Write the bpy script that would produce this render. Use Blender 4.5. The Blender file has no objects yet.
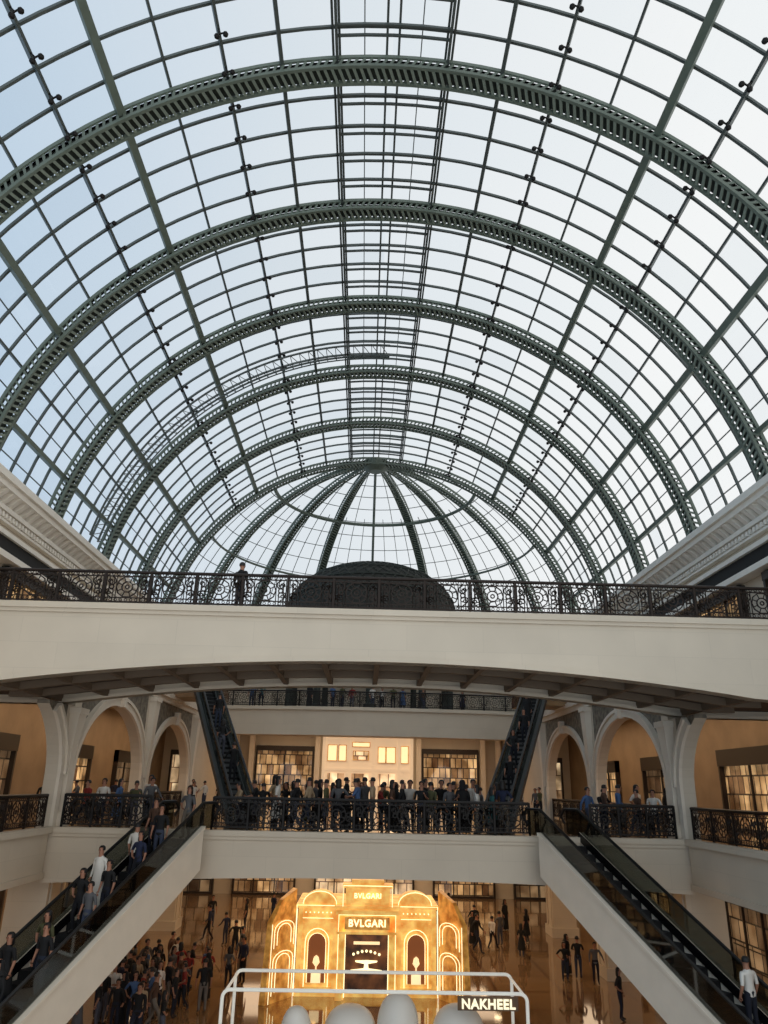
import bpy, math, random
from mathutils import Vector, Matrix
random.seed(11)
S=bpy.context.scene; COL=S.collection
try:
    S.view_settings.view_transform='Standard'
except Exception: pass
rad=math.radians
L0,L1,L2=-8.2,-1.6,5.2          # floor levels (eye height = 0)
W=11.5                           # half width of the atrium void
Z0,R,YD=8.9,16.1,55.4            # vault centre height, radius, start of half dome

# ------------------------------------------------------------ materials
def lin(c):
    return tuple(((x/255)/12.92 if x/255<=0.04045 else ((x/255+0.055)/1.055)**2.4) for x in c)+(1,)
def mat(name,c,rough=0.6,metal=0,emit=None,es=0,noise=0,scale=3,bump=0,tex='noise',c2=None):
    m=bpy.data.materials.new(name); m.use_nodes=True
    nt=m.node_tree; b=nt.nodes['Principled BSDF']
    b.inputs['Base Color'].default_value=lin(c)
    b.inputs['Roughness'].default_value=rough; b.inputs['Metallic'].default_value=metal
    if emit:
        b.inputs['Emission Color'].default_value=lin(emit); b.inputs['Emission Strength'].default_value=es
    if noise or c2:
        tc=nt.nodes.new('ShaderNodeTexCoord')
        if tex=='noise':
            t=nt.nodes.new('ShaderNodeTexNoise'); t.inputs['Scale'].default_value=scale; t.inputs['Detail'].default_value=4
        else:
            t=nt.nodes.new('ShaderNodeTexVoronoi'); t.inputs['Scale'].default_value=scale
        nt.links.new(tc.outputs['Object'],t.inputs['Vector'])
        r=nt.nodes.new('ShaderNodeValToRGB')
        a=lin(c); d=lin(c2) if c2 else tuple(x*(1-noise) for x in a[:3])+(1,)
        r.color_ramp.elements[0].color=d; r.color_ramp.elements[0].position=0.35
        r.color_ramp.elements[1].color=a; r.color_ramp.elements[1].position=0.65
        src=t.outputs[0]
        nt.links.new(src,r.inputs[0]); nt.links.new(r.outputs[0],b.inputs['Base Color'])
        if emit and c2: nt.links.new(r.outputs[0],b.inputs['Emission Color'])
        if bump:
            bp=nt.nodes.new('ShaderNodeBump'); bp.inputs['Strength'].default_value=bump; bp.inputs['Distance'].default_value=0.03
            nt.links.new(src,bp.inputs['Height']); nt.links.new(bp.outputs[0],b.inputs['Normal'])
    return m
def panelmat(name,c,rough=0.6,joint=0.92,w=2.4,h=0.8,nz=0.1):
    """plaster with faint panel joints (uses x+y as the run so it works on every wall)"""
    m=mat(name,c,rough); nt=m.node_tree; b=nt.nodes['Principled BSDF']
    tc=nt.nodes.new('ShaderNodeTexCoord'); sx=nt.nodes.new('ShaderNodeSeparateXYZ'); nt.links.new(tc.outputs['Object'],sx.inputs[0])
    ad=nt.nodes.new('ShaderNodeMath'); nt.links.new(sx.outputs[0],ad.inputs[0]); nt.links.new(sx.outputs[1],ad.inputs[1])
    cb=nt.nodes.new('ShaderNodeCombineXYZ'); nt.links.new(ad.outputs[0],cb.inputs[0]); nt.links.new(sx.outputs[2],cb.inputs[1])
    br=nt.nodes.new('ShaderNodeTexBrick'); br.inputs['Scale'].default_value=1; br.inputs['Brick Width'].default_value=w; br.inputs['Row Height'].default_value=h
    br.inputs['Mortar Size'].default_value=.012; a=lin(c)
    br.inputs['Color1'].default_value=a; br.inputs['Color2'].default_value=tuple(x*.96 for x in a[:3])+(1,); br.inputs['Mortar'].default_value=tuple(x*joint for x in a[:3])+(1,)
    nt.links.new(cb.outputs[0],br.inputs['Vector'])
    n=nt.nodes.new('ShaderNodeTexNoise'); n.inputs['Scale'].default_value=.7; n.inputs['Detail'].default_value=5; nt.links.new(tc.outputs['Object'],n.inputs['Vector'])
    mr=nt.nodes.new('ShaderNodeMapRange'); mr.inputs[3].default_value=1-nz; mr.inputs[4].default_value=1+nz; nt.links.new(n.outputs[0],mr.inputs[0])
    mx=nt.nodes.new('ShaderNodeVectorMath'); mx.operation='SCALE'; nt.links.new(br.outputs[0],mx.inputs[0]); nt.links.new(mr.outputs[0],mx.inputs['Scale'])
    nt.links.new(mx.outputs[0],b.inputs['Base Color']); return m
def shopmat(name,c1,c2,c3,es,w=.9,h=.7):
    """back of a shop: wall panels and display bays, warm shop light put in as emission"""
    m=bpy.data.materials.new(name); m.use_nodes=True; nt=m.node_tree; b=nt.nodes['Principled BSDF']
    tc=nt.nodes.new('ShaderNodeTexCoord'); sx=nt.nodes.new('ShaderNodeSeparateXYZ'); nt.links.new(tc.outputs['Object'],sx.inputs[0])
    ad=nt.nodes.new('ShaderNodeMath'); nt.links.new(sx.outputs[0],ad.inputs[0]); nt.links.new(sx.outputs[1],ad.inputs[1])
    cb=nt.nodes.new('ShaderNodeCombineXYZ'); nt.links.new(ad.outputs[0],cb.inputs[0]); nt.links.new(sx.outputs[2],cb.inputs[1])
    br=nt.nodes.new('ShaderNodeTexBrick'); br.offset=.3; br.inputs['Scale'].default_value=1; br.inputs['Brick Width'].default_value=w; br.inputs['Row Height'].default_value=h
    br.inputs['Mortar Size'].default_value=.04; br.inputs['Color1'].default_value=lin(c1); br.inputs['Color2'].default_value=lin(c2); br.inputs['Mortar'].default_value=lin(c3)
    nt.links.new(cb.outputs[0],br.inputs['Vector'])
    n=nt.nodes.new('ShaderNodeTexNoise'); n.inputs['Scale'].default_value=1.1; nt.links.new(tc.outputs['Object'],n.inputs['Vector'])
    mr=nt.nodes.new('ShaderNodeMapRange'); mr.inputs[1].default_value=.35; mr.inputs[2].default_value=.68; mr.inputs[3].default_value=es*.15; mr.inputs[4].default_value=es*1.5; nt.links.new(n.outputs[0],mr.inputs[0])
    nt.links.new(br.outputs[0],b.inputs['Base Color']); nt.links.new(br.outputs[0],b.inputs['Emission Color']); nt.links.new(mr.outputs[0],b.inputs['Emission Strength'])
    return m
M_white=panelmat('plaster_cream',(207,194,174))
M_white2=mat('plaster_trim',(228,216,198),0.5,noise=0.05,scale=2)
M_beige=mat('beige_wall',(158,134,106),0.7,noise=0.2,scale=.8)
M_span=mat('spandrel_relief',(132,122,106),0.7,c2=(86,79,68),scale=4,bump=0.8)
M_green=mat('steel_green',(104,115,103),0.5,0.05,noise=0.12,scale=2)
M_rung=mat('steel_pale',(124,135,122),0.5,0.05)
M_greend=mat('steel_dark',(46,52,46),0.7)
M_bar=mat('glazing_bar',(80,87,84),0.5,0.1)
M_dark=mat('dark_iron',(24,20,18),0.5,0.5)
M_iron2=mat('bronze_iron',(40,30,24),0.5,0.5)
M_black=mat('black_gloss',(10,10,12),0.2)
M_band=mat('dark_band',(26,24,22),0.75)
M_rubber=mat('black_rubber',(14,14,14),0.5)
M_step=mat('escalator_step',(16,16,18),0.7,0.1)
M_steel=mat('escalator_side',(70,72,72),0.5,0.3)
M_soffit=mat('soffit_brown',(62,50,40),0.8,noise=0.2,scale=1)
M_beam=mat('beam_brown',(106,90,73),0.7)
M_ceil=mat('ceiling_cream',(170,152,128),0.8)
M_warm=shopmat('shop_interior',(244,216,174),(150,110,74),(90,62,42),.85,.7,1.2)
M_warm2=shopmat('shop_interior_dim',(190,158,120),(86,64,48),(40,32,26),.35,.8,.9)
M_warm3=shopmat('shop_interior_brown',(240,196,140),(104,70,44),(54,38,28),.75,.5,.8)
M_lampw=mat('lamp_warm',(255,225,180),0.5,emit=(255,220,170),es=7)
M_lampc=mat('tube_white',(222,222,214),0.4,emit=(240,238,226),es=.3)
M_gold=mat('gold_metal',(250,208,116),0.3,0.3,emit=(250,200,100),es=0.52,c2=(214,150,64),scale=2.2)  # gold surface with the pavilion's glow put in as emission
M_goldd=mat('gold_shadow',(226,172,88),0.3,0.4,emit=(226,164,76),es=0.34,c2=(164,108,46),scale=3)  # darker copy of the gold, likewise with glow put in
M_glow=mat('gold_glow',(255,242,196),0.4,emit=(255,238,184),es=1.5)
M_niche=mat('niche_amber',(124,70,36),0.5,emit=(150,86,40),es=0.35)
M_door=mat('door_display',(120,76,46),0.4,emit=(150,96,54),es=0.4,c2=(44,26,18),scale=1.6)
M_pod=mat('pod_white',(236,231,221),0.4)
M_shopf=mat('shop_frame',(52,42,34),0.4,0.3)
M_letter=mat('letter_cream',(255,246,214),0.4,emit=(255,244,208),es=0.75)
M_panel=mat('lit_panel',(250,226,180),0.5,emit=(250,222,170),es=0.95)
M_wd=mat('white_display',(236,218,192),0.5,emit=(240,214,180),es=0.3)  # white facade, its brightness partly put in as emission

def glassmat(name,f,col,glossr=0.03):
    m=bpy.data.materials.new(name); m.use_nodes=True; nt=m.node_tree
    for n in list(nt.nodes): nt.nodes.remove(n)
    o=nt.nodes.new('ShaderNodeOutputMaterial'); mx=nt.nodes.new('ShaderNodeMixShader'); mx.inputs[0].default_value=f
    t=nt.nodes.new('ShaderNodeBsdfTransparent'); t.inputs[0].default_value=col
    g=nt.nodes.new('ShaderNodeBsdfGlossy'); g.inputs['Roughness'].default_value=glossr
    nt.links.new(t.outputs[0],mx.inputs[1]); nt.links.new(g.outputs[0],mx.inputs[2]); nt.links.new(mx.outputs[0],o.inputs[0])
    return m
GLS=[glassmat('roof_glass',0.02,(0.98,0.99,1,1)),glassmat('roof_glass_tone',0.02,(0.94,0.965,.985,1)),glassmat('roof_glass_grey',0.02,(0.9,0.93,.955,1))]
M_bal=glassmat('balustrade_glass',0.10,(0.45,0.48,0.46,1))
M_shopg=glassmat('shop_glass',0.06,(0.85,0.85,0.82,1))

# polished marble floor
M_floor=bpy.data.materials.new('polished_marble'); M_floor.use_nodes=True
nt=M_floor.node_tree; b=nt.nodes['Principled BSDF']; b.inputs['Roughness'].default_value=0.07
tc=nt.nodes.new('ShaderNodeTexCoord'); br=nt.nodes.new('ShaderNodeTexBrick'); br.offset=0
br.inputs['Color1'].default_value=lin((170,134,94)); br.inputs['Color2'].default_value=lin((148,112,78)); br.inputs['Mortar'].default_value=lin((120,86,58))
br.inputs['Scale'].default_value=0.35; br.inputs['Mortar Size'].default_value=0.03; br.inputs['Brick Width'].default_value=1; br.inputs['Row Height'].default_value=1
nz=nt.nodes.new('ShaderNodeTexNoise'); nz.inputs['Scale'].default_value=.8; nz.inputs['Detail'].default_value=8
mx=nt.nodes.new('ShaderNodeMixRGB'); mx.blend_type='MULTIPLY'; mx.inputs[0].default_value=0.5
nt.links.new(tc.outputs['Object'],br.inputs['Vector']); nt.links.new(tc.outputs['Object'],nz.inputs['Vector'])
nt.links.new(br.outputs[0],mx.inputs[1]); nt.links.new(nz.outputs[0],mx.inputs[2]); nt.links.new(mx.outputs[0],b.inputs['Base Color'])
try: b.inputs['Coat Weight'].default_value=.5; b.inputs['Coat Roughness'].default_value=.04
except Exception: pass

# people materials
def objcol(name,rough=0.85,k=1.0):
    m=bpy.data.materials.new(name); m.use_nodes=True; nt=m.node_tree; b=nt.nodes['Principled BSDF']; b.inputs['Roughness'].default_value=rough
    oi=nt.nodes.new('ShaderNodeObjectInfo'); nt.links.new(oi.outputs['Color'],b.inputs['Base Color']); return m
M_cloth=objcol('cloth')
M_trou=bpy.data.materials.new('trousers'); M_trou.use_nodes=True
nt=M_trou.node_tree; b=nt.nodes['Principled BSDF']; b.inputs['Roughness'].default_value=0.9
oi=nt.nodes.new('ShaderNodeObjectInfo'); r=nt.nodes.new('ShaderNodeValToRGB')
r.color_ramp.elements[0].color=lin((14,14,18)); r.color_ramp.elements[1].color=lin((120,108,92)); e=r.color_ramp.elements.new(0.45); e.color=lin((22,26,40)); e=r.color_ramp.elements.new(0.75); e.color=lin((60,68,88))
nt.links.new(oi.outputs['Random'],r.inputs[0]); nt.links.new(r.outputs[0],b.inputs['Base Color'])
M_skin=mat('skin',(160,112,88),0.6); M_shoe=mat('shoe',(24,20,18),0.5); M_eye=mat('eye',(16,12,10),0.3); M_lip=mat('lip',(120,60,54),0.5); M_hair=mat('hair',(18,14,12),0.6)

# ------------------------------------------------------------ mesh builder
class MB:
    def __init__(s): s.v=[];s.f=[];s.m=[]
    def face(s,pts,mi=0):
        n=len(s.v); s.v+= [tuple(p) for p in pts]; s.f.append(tuple(range(n,n+len(pts)))); s.m.append(mi)
    def hexa(s,p,mi=0):
        n=len(s.v); s.v+=[tuple(q) for q in p]
        for q in ((3,2,1,0),(4,5,6,7),(0,1,5,4),(1,2,6,5),(2,3,7,6),(3,0,4,7)):
            s.f.append(tuple(n+i for i in q)); s.m.append(mi)
    def box(s,x0,x1,y0,y1,z0,z1,mi=0):
        s.hexa([(x0,y0,z0),(x1,y0,z0),(x1,y1,z0),(x0,y1,z0),(x0,y0,z1),(x1,y0,z1),(x1,y1,z1),(x0,y1,z1)],mi)
    def tube(s,pts,r,n=4,closed=False,mi=0,caps=True):
        P=[Vector(p) for p in pts]; k=len(P); base=len(s.v)
        rr=r if isinstance(r,(list,tuple)) else [r]*k
        nrm=None
        for i in range(k):
            if closed: t=P[(i+1)%k]-P[i-1]
            else: t=P[min(i+1,k-1)]-P[max(i-1,0)]
            t.normalize()
            if nrm is None:
                a=Vector((0,0,1)) if abs(t.z)<0.9 else Vector((1,0,0))
                nrm=t.cross(a).normalized()
            else:
                nrm=(nrm-t*nrm.dot(t)).normalized()
            bn=t.cross(nrm)
            for j in range(n):
                a=2*math.pi*(j+0.5)/n
                s.v.append(tuple(P[i]+(nrm*math.cos(a)+bn*math.sin(a))*rr[i]))
        for i in range(k if closed else k-1):
            for j in range(n):
                a=base+i*n+j; b=base+i*n+(j+1)%n; c=base+((i+1)%k)*n+(j+1)%n; d=base+((i+1)%k)*n+j
                s.f.append((a,b,c,d)); s.m.append(mi)
        if not closed and caps:
            s.f.append(tuple(base+j for j in reversed(range(n)))); s.m.append(mi)
            s.f.append(tuple(base+(k-1)*n+j for j in range(n))); s.m.append(mi)
    def lathe(s,prof,c,n=20,mi=0,sx=1,sy=1,a0=0,a1=360):
        base=len(s.v); full=(a1-a0)==360; m=n if full else n+1
        for (r,z) in prof:
            for j in range(m):
                a=rad(a0+(a1-a0)*j/n); s.v.append((c[0]+r*math.cos(a)*sx,c[1]+r*math.sin(a)*sy,c[2]+z))
        for i in range(len(prof)-1):
            for j in range(n):
                k=(j+1)%m
                s.f.append((base+i*m+j,base+i*m+k,base+(i+1)*m+k,base+(i+1)*m+j)); s.m.append(mi)
    def ball(s,c,r,n=8,mi=0,sc=(1,1,1)):
        pr=[(max(1e-4,math.sin(math.pi*i/n))*r,-math.cos(math.pi*i/n)*r*sc[2]) for i in range(n+1)]
        s.lathe(pr,c,n,mi,sc[0],sc[1])
    def xf(s,M):
        s.v=[tuple(M@Vector(p)) for p in s.v]; return s
    def mesh(s,name,mats,smooth=False):
        me=bpy.data.meshes.new(name); me.from_pydata(s.v,[],s.f)
        for m in mats: me.materials.append(m)
        me.polygons.foreach_set('material_index',s.m)
        if smooth: me.polygons.foreach_set('use_smooth',[True]*len(me.polygons))
        me.update(); return me
def put(mb,name,mats,label=None,cat=None,kind=None,parent=None,group=None,smooth=False):
    me=mb if isinstance(mb,bpy.types.Mesh) else mb.mesh(name,mats if isinstance(mats,(list,tuple)) else [mats],smooth)
    o=bpy.data.objects.new(name,me); COL.objects.link(o)
    if label: o['label']=label
    if cat: o['category']=cat
    if kind: o['kind']=kind
    if group: o['group']=group
    if parent: o.parent=parent
    return o
def struct(mb,name,mats,label,cat):
    return put(mb,name,mats,label,cat,'structure')
def text_mesh(body,size,depth,m,off=0,sp=1.1):
    cu=bpy.data.curves.new('t','FONT'); cu.body=body; cu.size=size; cu.extrude=depth; cu.align_x='CENTER'; cu.align_y='CENTER'; cu.resolution_u=3; cu.offset=off; cu.space_character=sp
    o=bpy.data.objects.new('t',cu); COL.objects.link(o); dg=bpy.context.evaluated_depsgraph_get()
    me=bpy.data.meshes.new_from_object(o.evaluated_get(dg)); bpy.data.objects.remove(o)
    me.materials.clear(); me.materials.append(m); return me

# ------------------------------------------------------------ floors
def slab(x0,x1,y0,y1,z,t,m,name='floor',label='stone floor slab',mu=M_ceil):
    mb=MB(); mb.box(x0,x1,y0,y1,z-t,z)
    mb.m[0]=1
    return struct(mb,name,[m,mu],label,'floor')
slab(-17.6,17.6,8,67,L0,0.3,M_floor,label='polished brown marble ground floor')
slab(-W,W,29.2,66.4,L1,0.7,M_floor,label='upper walkway floor of polished marble')
for s in (-1,1):
    a,b_=sorted((s*W,s*17.2))
    slab(a,b_,18.5,66.4,L1,0.8,M_floor,label='side gallery floor of polished marble')
    slab(a,b_,29.7,YD,L2,0.7,M_floor,label='top gallery floor of polished marble')
    a,b_=sorted((s*8.6,s*W))
    slab(a,b_,43.6,46.2,L2,0.6,M_floor,label='landing at the head of the escalator')
slab(-17.6,17.6,YD,72.5,L2,0.7,M_floor,label='top floor beneath the glass half dome')

# ------------------------------------------------------------ side walls with arches
BAYS=[(19.1,29.6),(29.6,40.1),(40.1,50.6)]
HW,SPR,RISE=4.55,0.2,3.0
trimn=[0]
def trim(mb,mats,label,cat='molding'):
    trimn[0]+=1
    return struct(mb,'trim_%d'%trimn[0],mats,label,cat)
M_corn=mat('cornice_white',(244,237,224),.5,noise=.04)
for s in (-1,1):
    mb=MB(); xi,xo=s*W,s*(W+.45)
    for (y0,y1) in BAYS:
        near=y0<25
        ztop=2.68 if near else L2-0.7
        yc=(y0+y1)/2
        for (a,b_) in ((y0,yc-HW),(yc+HW,y1)):
            if b_<23.1: continue
            mb.box(min(xi,xo),max(xi,xo),a,b_,L1,ztop,0)
        n=28
        pts=[(yc-HW*math.cos(math.pi*i/n),SPR+RISE*math.sin(math.pi*i/n)) for i in range(n+1)]
        for i in range(n):
            (ya,za),(yb,zb)=pts[i],pts[i+1]
            if yb<23.6 or (near and max(za,zb)>2.66): continue
            mb.hexa([(xi,ya,za),(xi,yb,zb),(xo,yb,zb),(xo,ya,za),(xi,ya,ztop),(xi,yb,ztop),(xo,yb,ztop),(xo,ya,ztop)],1)
            mb.m[-6]=0
        tb=MB()
        for (o0,o1,pr) in ((0,0.34,0.12),(0.28,0.42,0.2)):
            for i in range(n):
                def q(j,o):
                    t=math.pi*j/n; return (yc-(HW+o)*math.cos(t),SPR+(RISE+o)*math.sin(t))
                A,B,Cc,D=q(i,o0),q(i+1,o0),q(i+1,o1),q(i,o1)
                if near and (A[0]<23.2 or max(A[1],B[1],Cc[1],D[1])>2.66): continue
                x0=xi-s*pr
                tb.hexa([(x0,)+A,(x0,)+B,(x0,)+Cc,(x0,)+D,(xi,)+A,(xi,)+B,(xi,)+Cc,(xi,)+D])
        for sg in (-1,1):
            ya=yc+sg*HW; yb=yc+sg*(HW+0.34)
            if yb<23.2: continue
            tb.box(min(xi-s*.12,xi),max(xi-s*.12,xi),min(ya,yb),max(ya,yb),L1,SPR)
        if not near: tb.box(min(xi-s*.3,xi),max(xi-s*.3,xi),yc-.18,yc+.18,SPR+RISE-.05,SPR+RISE+.65)
        put(tb,'arch_molding',M_white2,'white moulded archway surround','arch',group='gallery archway surrounds')
    mb.box(min(xi,xo),max(xi,xo),50.6,65.9,L1,L2-.7,0)
    side='left' if s<0 else 'right'
    struct(mb,'wall_'+side,[M_white,M_span],'cream gallery wall with arched openings and grey relief panels','wall')
    tb=MB()
    for (z0,z1,p) in ((L2-1.0,L2-.75,.12),(L2-.75,L2-.5,.3),(L2-.5,L2,.2),(L2-.08,L2+.06,.4)):
        tb.box(min(xi,xi-s*p),max(xi,xi-s*p),29.65,66,z0,z1)
    trim(tb,M_white2,'white moulded entablature below the top gallery')
    tb=MB()
    for (z0,z1,p) in ((L1-1.5,L1-.15,.12),(L1-.15,L1+.06,.26),(L1-1.6,L1-1.4,.2)):
        tb.box(min(xi,xi-s*p),max(xi,xi-s*p),18.5,28.7,z0,z1)
    trim(tb,M_white,'cream fascia of the gallery edge')
    for y in (29.6,40.1,50.6):
        zt=L2-1.05 if y>30 else 2.6
        pb=MB()
        for (hw0,hw1,z0,z1,p0,p1) in ((.36,.36,L1,L1+.5,.34,.34),(.24,.22,L1+.5,1.0,.24,.22),(.22,.4,1.0,zt-.22,.22,.36),(.46,.46,zt-.22,zt,.42,.42)):
            pb.hexa([(xi,y-hw0,z0),(xi-s*p0,y-hw0,z0),(xi-s*p0,y+hw0,z0),(xi,y+hw0,z0),(xi,y-hw1,z1),(xi-s*p1,y-hw1,z1),(xi-s*p1,y+hw1,z1),(xi,y+hw1,z1)])
        put(pb,'pilaster',M_white2,'slim white pilaster with flared capital between archways','pilaster',group='gallery pilasters')
        yy=max(y,30.1)
        pb=MB()
        pb.box(min(xi-s*.2,xi+s*1.2),max(xi-s*.2,xi+s*1.2),yy-.8,yy+.8,L0,L1-.8)
        pb.box(min(xi-s*.32,xi+s*1.3),max(xi-s*.32,xi+s*1.3),yy-.9,yy+.9,L0,L0+.5)
        pb.box(min(xi-s*.32,xi+s*1.3),max(xi-s*.32,xi+s*1.3),yy-.9,yy+.9,L1-1.4,L1-.8)
        for sg in (-1,1):
            pb.box(min(xi-s*.26,xi),max(xi-s*.26,xi),yy+sg*.5-.12,yy+sg*.5+.12,L0+.5,L1-1.4)
        put(pb,'pier',M_white,'cream ground floor pier with base and capital','column',group='ground floor piers')
    xb=s*17.2
    for (z0,z1) in ((L0,L1-.8),(L1,L2-.7)):
        wb=MB(); wb.box(min(xb,xb+s*.4),max(xb,xb+s*.4),14,66.4,z0,z1)
        struct(wb,'wall_%s_outer'%side,[M_beige],'beige gallery wall behind the arches','wall')
    wb=MB(); x2=s*15.9
    wb.box(min(x2,x2+s*.5),max(x2,x2+s*.5),12,YD,L2+.06,11.5)
    struct(wb,'wall_%s_upper'%side,[M_white],'cream upper wall carrying the roof','wall')
    tb=MB(); 
    for (z0,z1,xq) in ((11.35,11.65,14.95),(11.1,11.35,15.1),(10.5,10.7,15.55),(10.1,10.2,15.65),(9.6,9.8,15.6),(8.55,8.8,15.3)):
        a,b_=sorted((s*xq,s*16.0)); tb.box(a,b_,12,YD,z0,z1)
    y=12.2
    while y<YD-.2:
        tb.hexa([(s*15.6,y,10.7),(s*15.9,y,10.7),(s*15.9,y+.28,10.7),(s*15.6,y+.28,10.7),(s*15.15,y,11.1),(s*15.9,y,11.1),(s*15.9,y+.28,11.1),(s*15.15,y+.28,11.1)])
        for q in (0,.3):
            a,b_=sorted((s*15.6,s*15.9)); tb.box(a,b_,y+q,y+q+.15,10.25,10.45)
        y+=.62
    trim(tb,M_corn,'white bracketed cornice at the springing of the glass roof','cornice')
    tb=MB(); a,b_=sorted((s*15.75,s*15.95)); tb.box(a,b_,12,YD,8.8,9.6)
    trim(tb,M_band,'dark ribbon band beneath the cornice','band')

# storefronts
def storefront(M,w,h,interior,group,frame=M_shopf,label='lit shop front with dark metal frame and glass',sp=1.6,fh=.75,shelf=True):
    fb=MB()
    for x in (0,w-.15): fb.box(x,x+.15,-.25,.05,0,h)
    n=max(2,int(w/sp))
    for i in range(1,n): fb.box(i*w/n-.04,i*w/n+.04,-.12,.0,0,h)
    fb.box(0,w,-.28,.05,h-fh,h); fb.box(0,w,-.2,.0,0,.15)
    f=put(fb.xf(M),'storefront',frame,label,'shop front',group=group)
    g=MB(); g.face([(0.1,-.05,.1),(w-.1,-.05,.1),(w-.1,-.05,h-fh),(.1,-.05,h-fh)]); put(g.xf(M),'glass_pane',M_shopg,parent=f)
    g=MB(); g.box(.1,w-.1,-.015,0.0,.1,h-fh); put(g.xf(M),'display',interior,parent=f)
    if shelf:
        g=MB()
        for z in (.9,1.7): g.box(.3,w-.3,-.045,-.018,z,z+.05)
        put(g.xf(M),'shelf',M_shopf,parent=f)
    return f
k=0
for s in (-1,1):
    for (y0,y1) in BAYS+[(50.6,60)]:
        for (z,x,h,gr) in ((L0,17.15,4.2,'ground floor shop fronts'),(L1,17.15,3.6,'first floor shop fronts'),(L2,15.85,3.2,'top floor shop fronts')):
            if z==L2 and y0>=50: continue
            if z==L1 and y0<25 and s<0: continue
            k+=1; it=(M_warm2,M_warm3,M_warm2,M_warm3)[k%4] if z!=L2 else M_warm3
            w=y1-y0-(5 if z==L1 else 2)
            o_=(y1-y0-w)/2
            if s<0: M=Matrix(((0,-1,0,-x),(1,0,0,y0+o_),(0,0,1,z+(.06 if z==L2 else 0)),(0,0,0,1)))
            else:   M=Matrix(((0,1,0,x),(-1,0,0,y1-o_),(0,0,1,z+(.06 if z==L2 else 0)),(0,0,0,1)))
            storefront(M,w,h,it,gr,sp=1.9 if z==L1 else 1.6,fh=.75 if z!=L2 else .35,shelf=z!=L1)

# back wall
wb=MB(); wb.box(-17.2,17.2,66,66.4,L0,L1-.7); wb.box(-17.2,17.2,66,66.4,L1,L2-.7)
struct(wb,'wall_back',[M_white],'white end wall with shop fronts','wall')
for (x,w,z,h,it,fr,sp) in ((-9.4,4.9,L1,4.7,M_warm3,M_shopf,2.4),(4.6,4.8,L1,4.7,M_warm3,M_shopf,2.4),(-16.5,4.4,L1,4.2,M_warm,M_shopf,2),(12.1,4.4,L1,4.2,M_warm,M_shopf,2),
                     (-16,4,L0,4,M_warm2,M_shopf,1.6),(-10.5,5,L0,4,M_warm3,M_shopf,1.6),(-4,8,L0,4,M_warm,M_shopf,1.6),(5.5,5,L0,4,M_warm3,M_shopf,1.6),(12,4,L0,4,M_warm2,M_shopf,1.6)):
    storefront(Matrix.Translation((x,65.9,z)),w,h,it,'end wall shop fronts',fr,sp=sp,fh=.4,shelf=False)
fb=MB(); fb.box(-3.7,3.8,65.3,66,L1,4.2); fb.box(-3.85,3.95,65.1,66,3.95,4.25); fb.box(-3.7,3.8,65.2,65.3,1.2,1.4)
for x in (-3.7,-1.65,.45,2.6,3.65): fb.box(x-.08,x+.18,65.1,65.3,L1,3.95)
f=put(fb,'display_facade',M_wd,'white lit shop facade with glowing display panels','shop front')
for i,(x,w_,z0_,z1_) in enumerate(((-2.95,.35,2.0,3.2),(-2.1,.28,2.0,3.2),(-.55,.62,2.1,2.75),(1.2,.28,1.9,3.1),(1.95,.35,1.9,3.1),(-.55,.7,3.15,3.45),(3.1,.28,1.9,3.2))):
    g=MB(); g.box(x-w_,x+w_,65.2,65.3,z0_,z1_); put(g,'display_panel',M_panel if i!=2 else M_warm,parent=f)
    g=MB()
    for (a,b_,c,d) in ((x-w_-.06,x-w_,z0_-.06,z1_+.06),(x+w_,x+w_+.06,z0_-.06,z1_+.06),(x-w_,x+w_,z0_-.06,z0_),(x-w_,x+w_,z1_,z1_+.06)): g.box(a,b_,65.17,65.3,c,d)
    put(g,'panel_frame',M_goldd,parent=f)
for x in (-2.6,-.6,1.6):
    g=MB(); g.box(x-.7,x+.7,65.22,65.3,L1,1.0); put(g,'display_panel',M_warm,parent=f)
for x in (-11.0,-9.7,-4.2,4.3,9.7,11.0):
    g=MB(); g.box(x-.2,x+.2,65.2,65.6,L1,4.4); g.box(x-.3,x+.3,65.1,65.6,3.9,4.4); g.box(x-.3,x+.3,65.1,65.6,L1,L1+.4)
    put(g,'pilaster',M_white2,'white square pilaster on the end wall','pilaster',group='end wall pilasters')

# ------------------------------------------------------------ bridges
def archbot(x,zc,drop,half):
    return zc-drop*(min(abs(x),12)/half)**2
BX=15.5
def bridge_face(y0,y1,m=M_white,mi=0):
    mb=MB(); n=40; X=BX
    for i in range(n):
        xa=-X+2*X*i/n; xb=-X+2*X*(i+1)/n
        za=archbot(xa,3.62,.9,12); zb=archbot(xb,3.62,.9,12)
        mb.hexa([(xa,y0,za),(xb,y0,zb),(xb,y1,zb),(xa,y1,za),(xa,y0,L2),(xb,y0,L2),(xb,y1,L2),(xa,y1,L2)])
        mb.hexa([(xa,y0-.08,za),(xb,y0-.08,zb),(xb,y1,zb),(xa,y1,za),(xa,y0-.08,za+.14),(xb,y0-.08,zb+.14),(xb,y1,zb+.14),(xa,y1,za+.14)])
    mb.box(-X,X,y0-.14,y1,L2-.14,L2+.05)
    mb.box(-X,X,y0-.07,y1,L2-.26,L2-.14)
    return mb
root=put(bridge_face(23.1,23.6),'footbridge',M_white,'cream footbridge with shallow arched underside','bridge')
put(bridge_face(29.1,29.6),'rear_fascia',M_white,parent=root)
db=MB(); db.box(-BX,BX,23.6,29.1,L2-.3,L2); put(db,'deck',M_floor,parent=root)
sb=MB(); n=30
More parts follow.
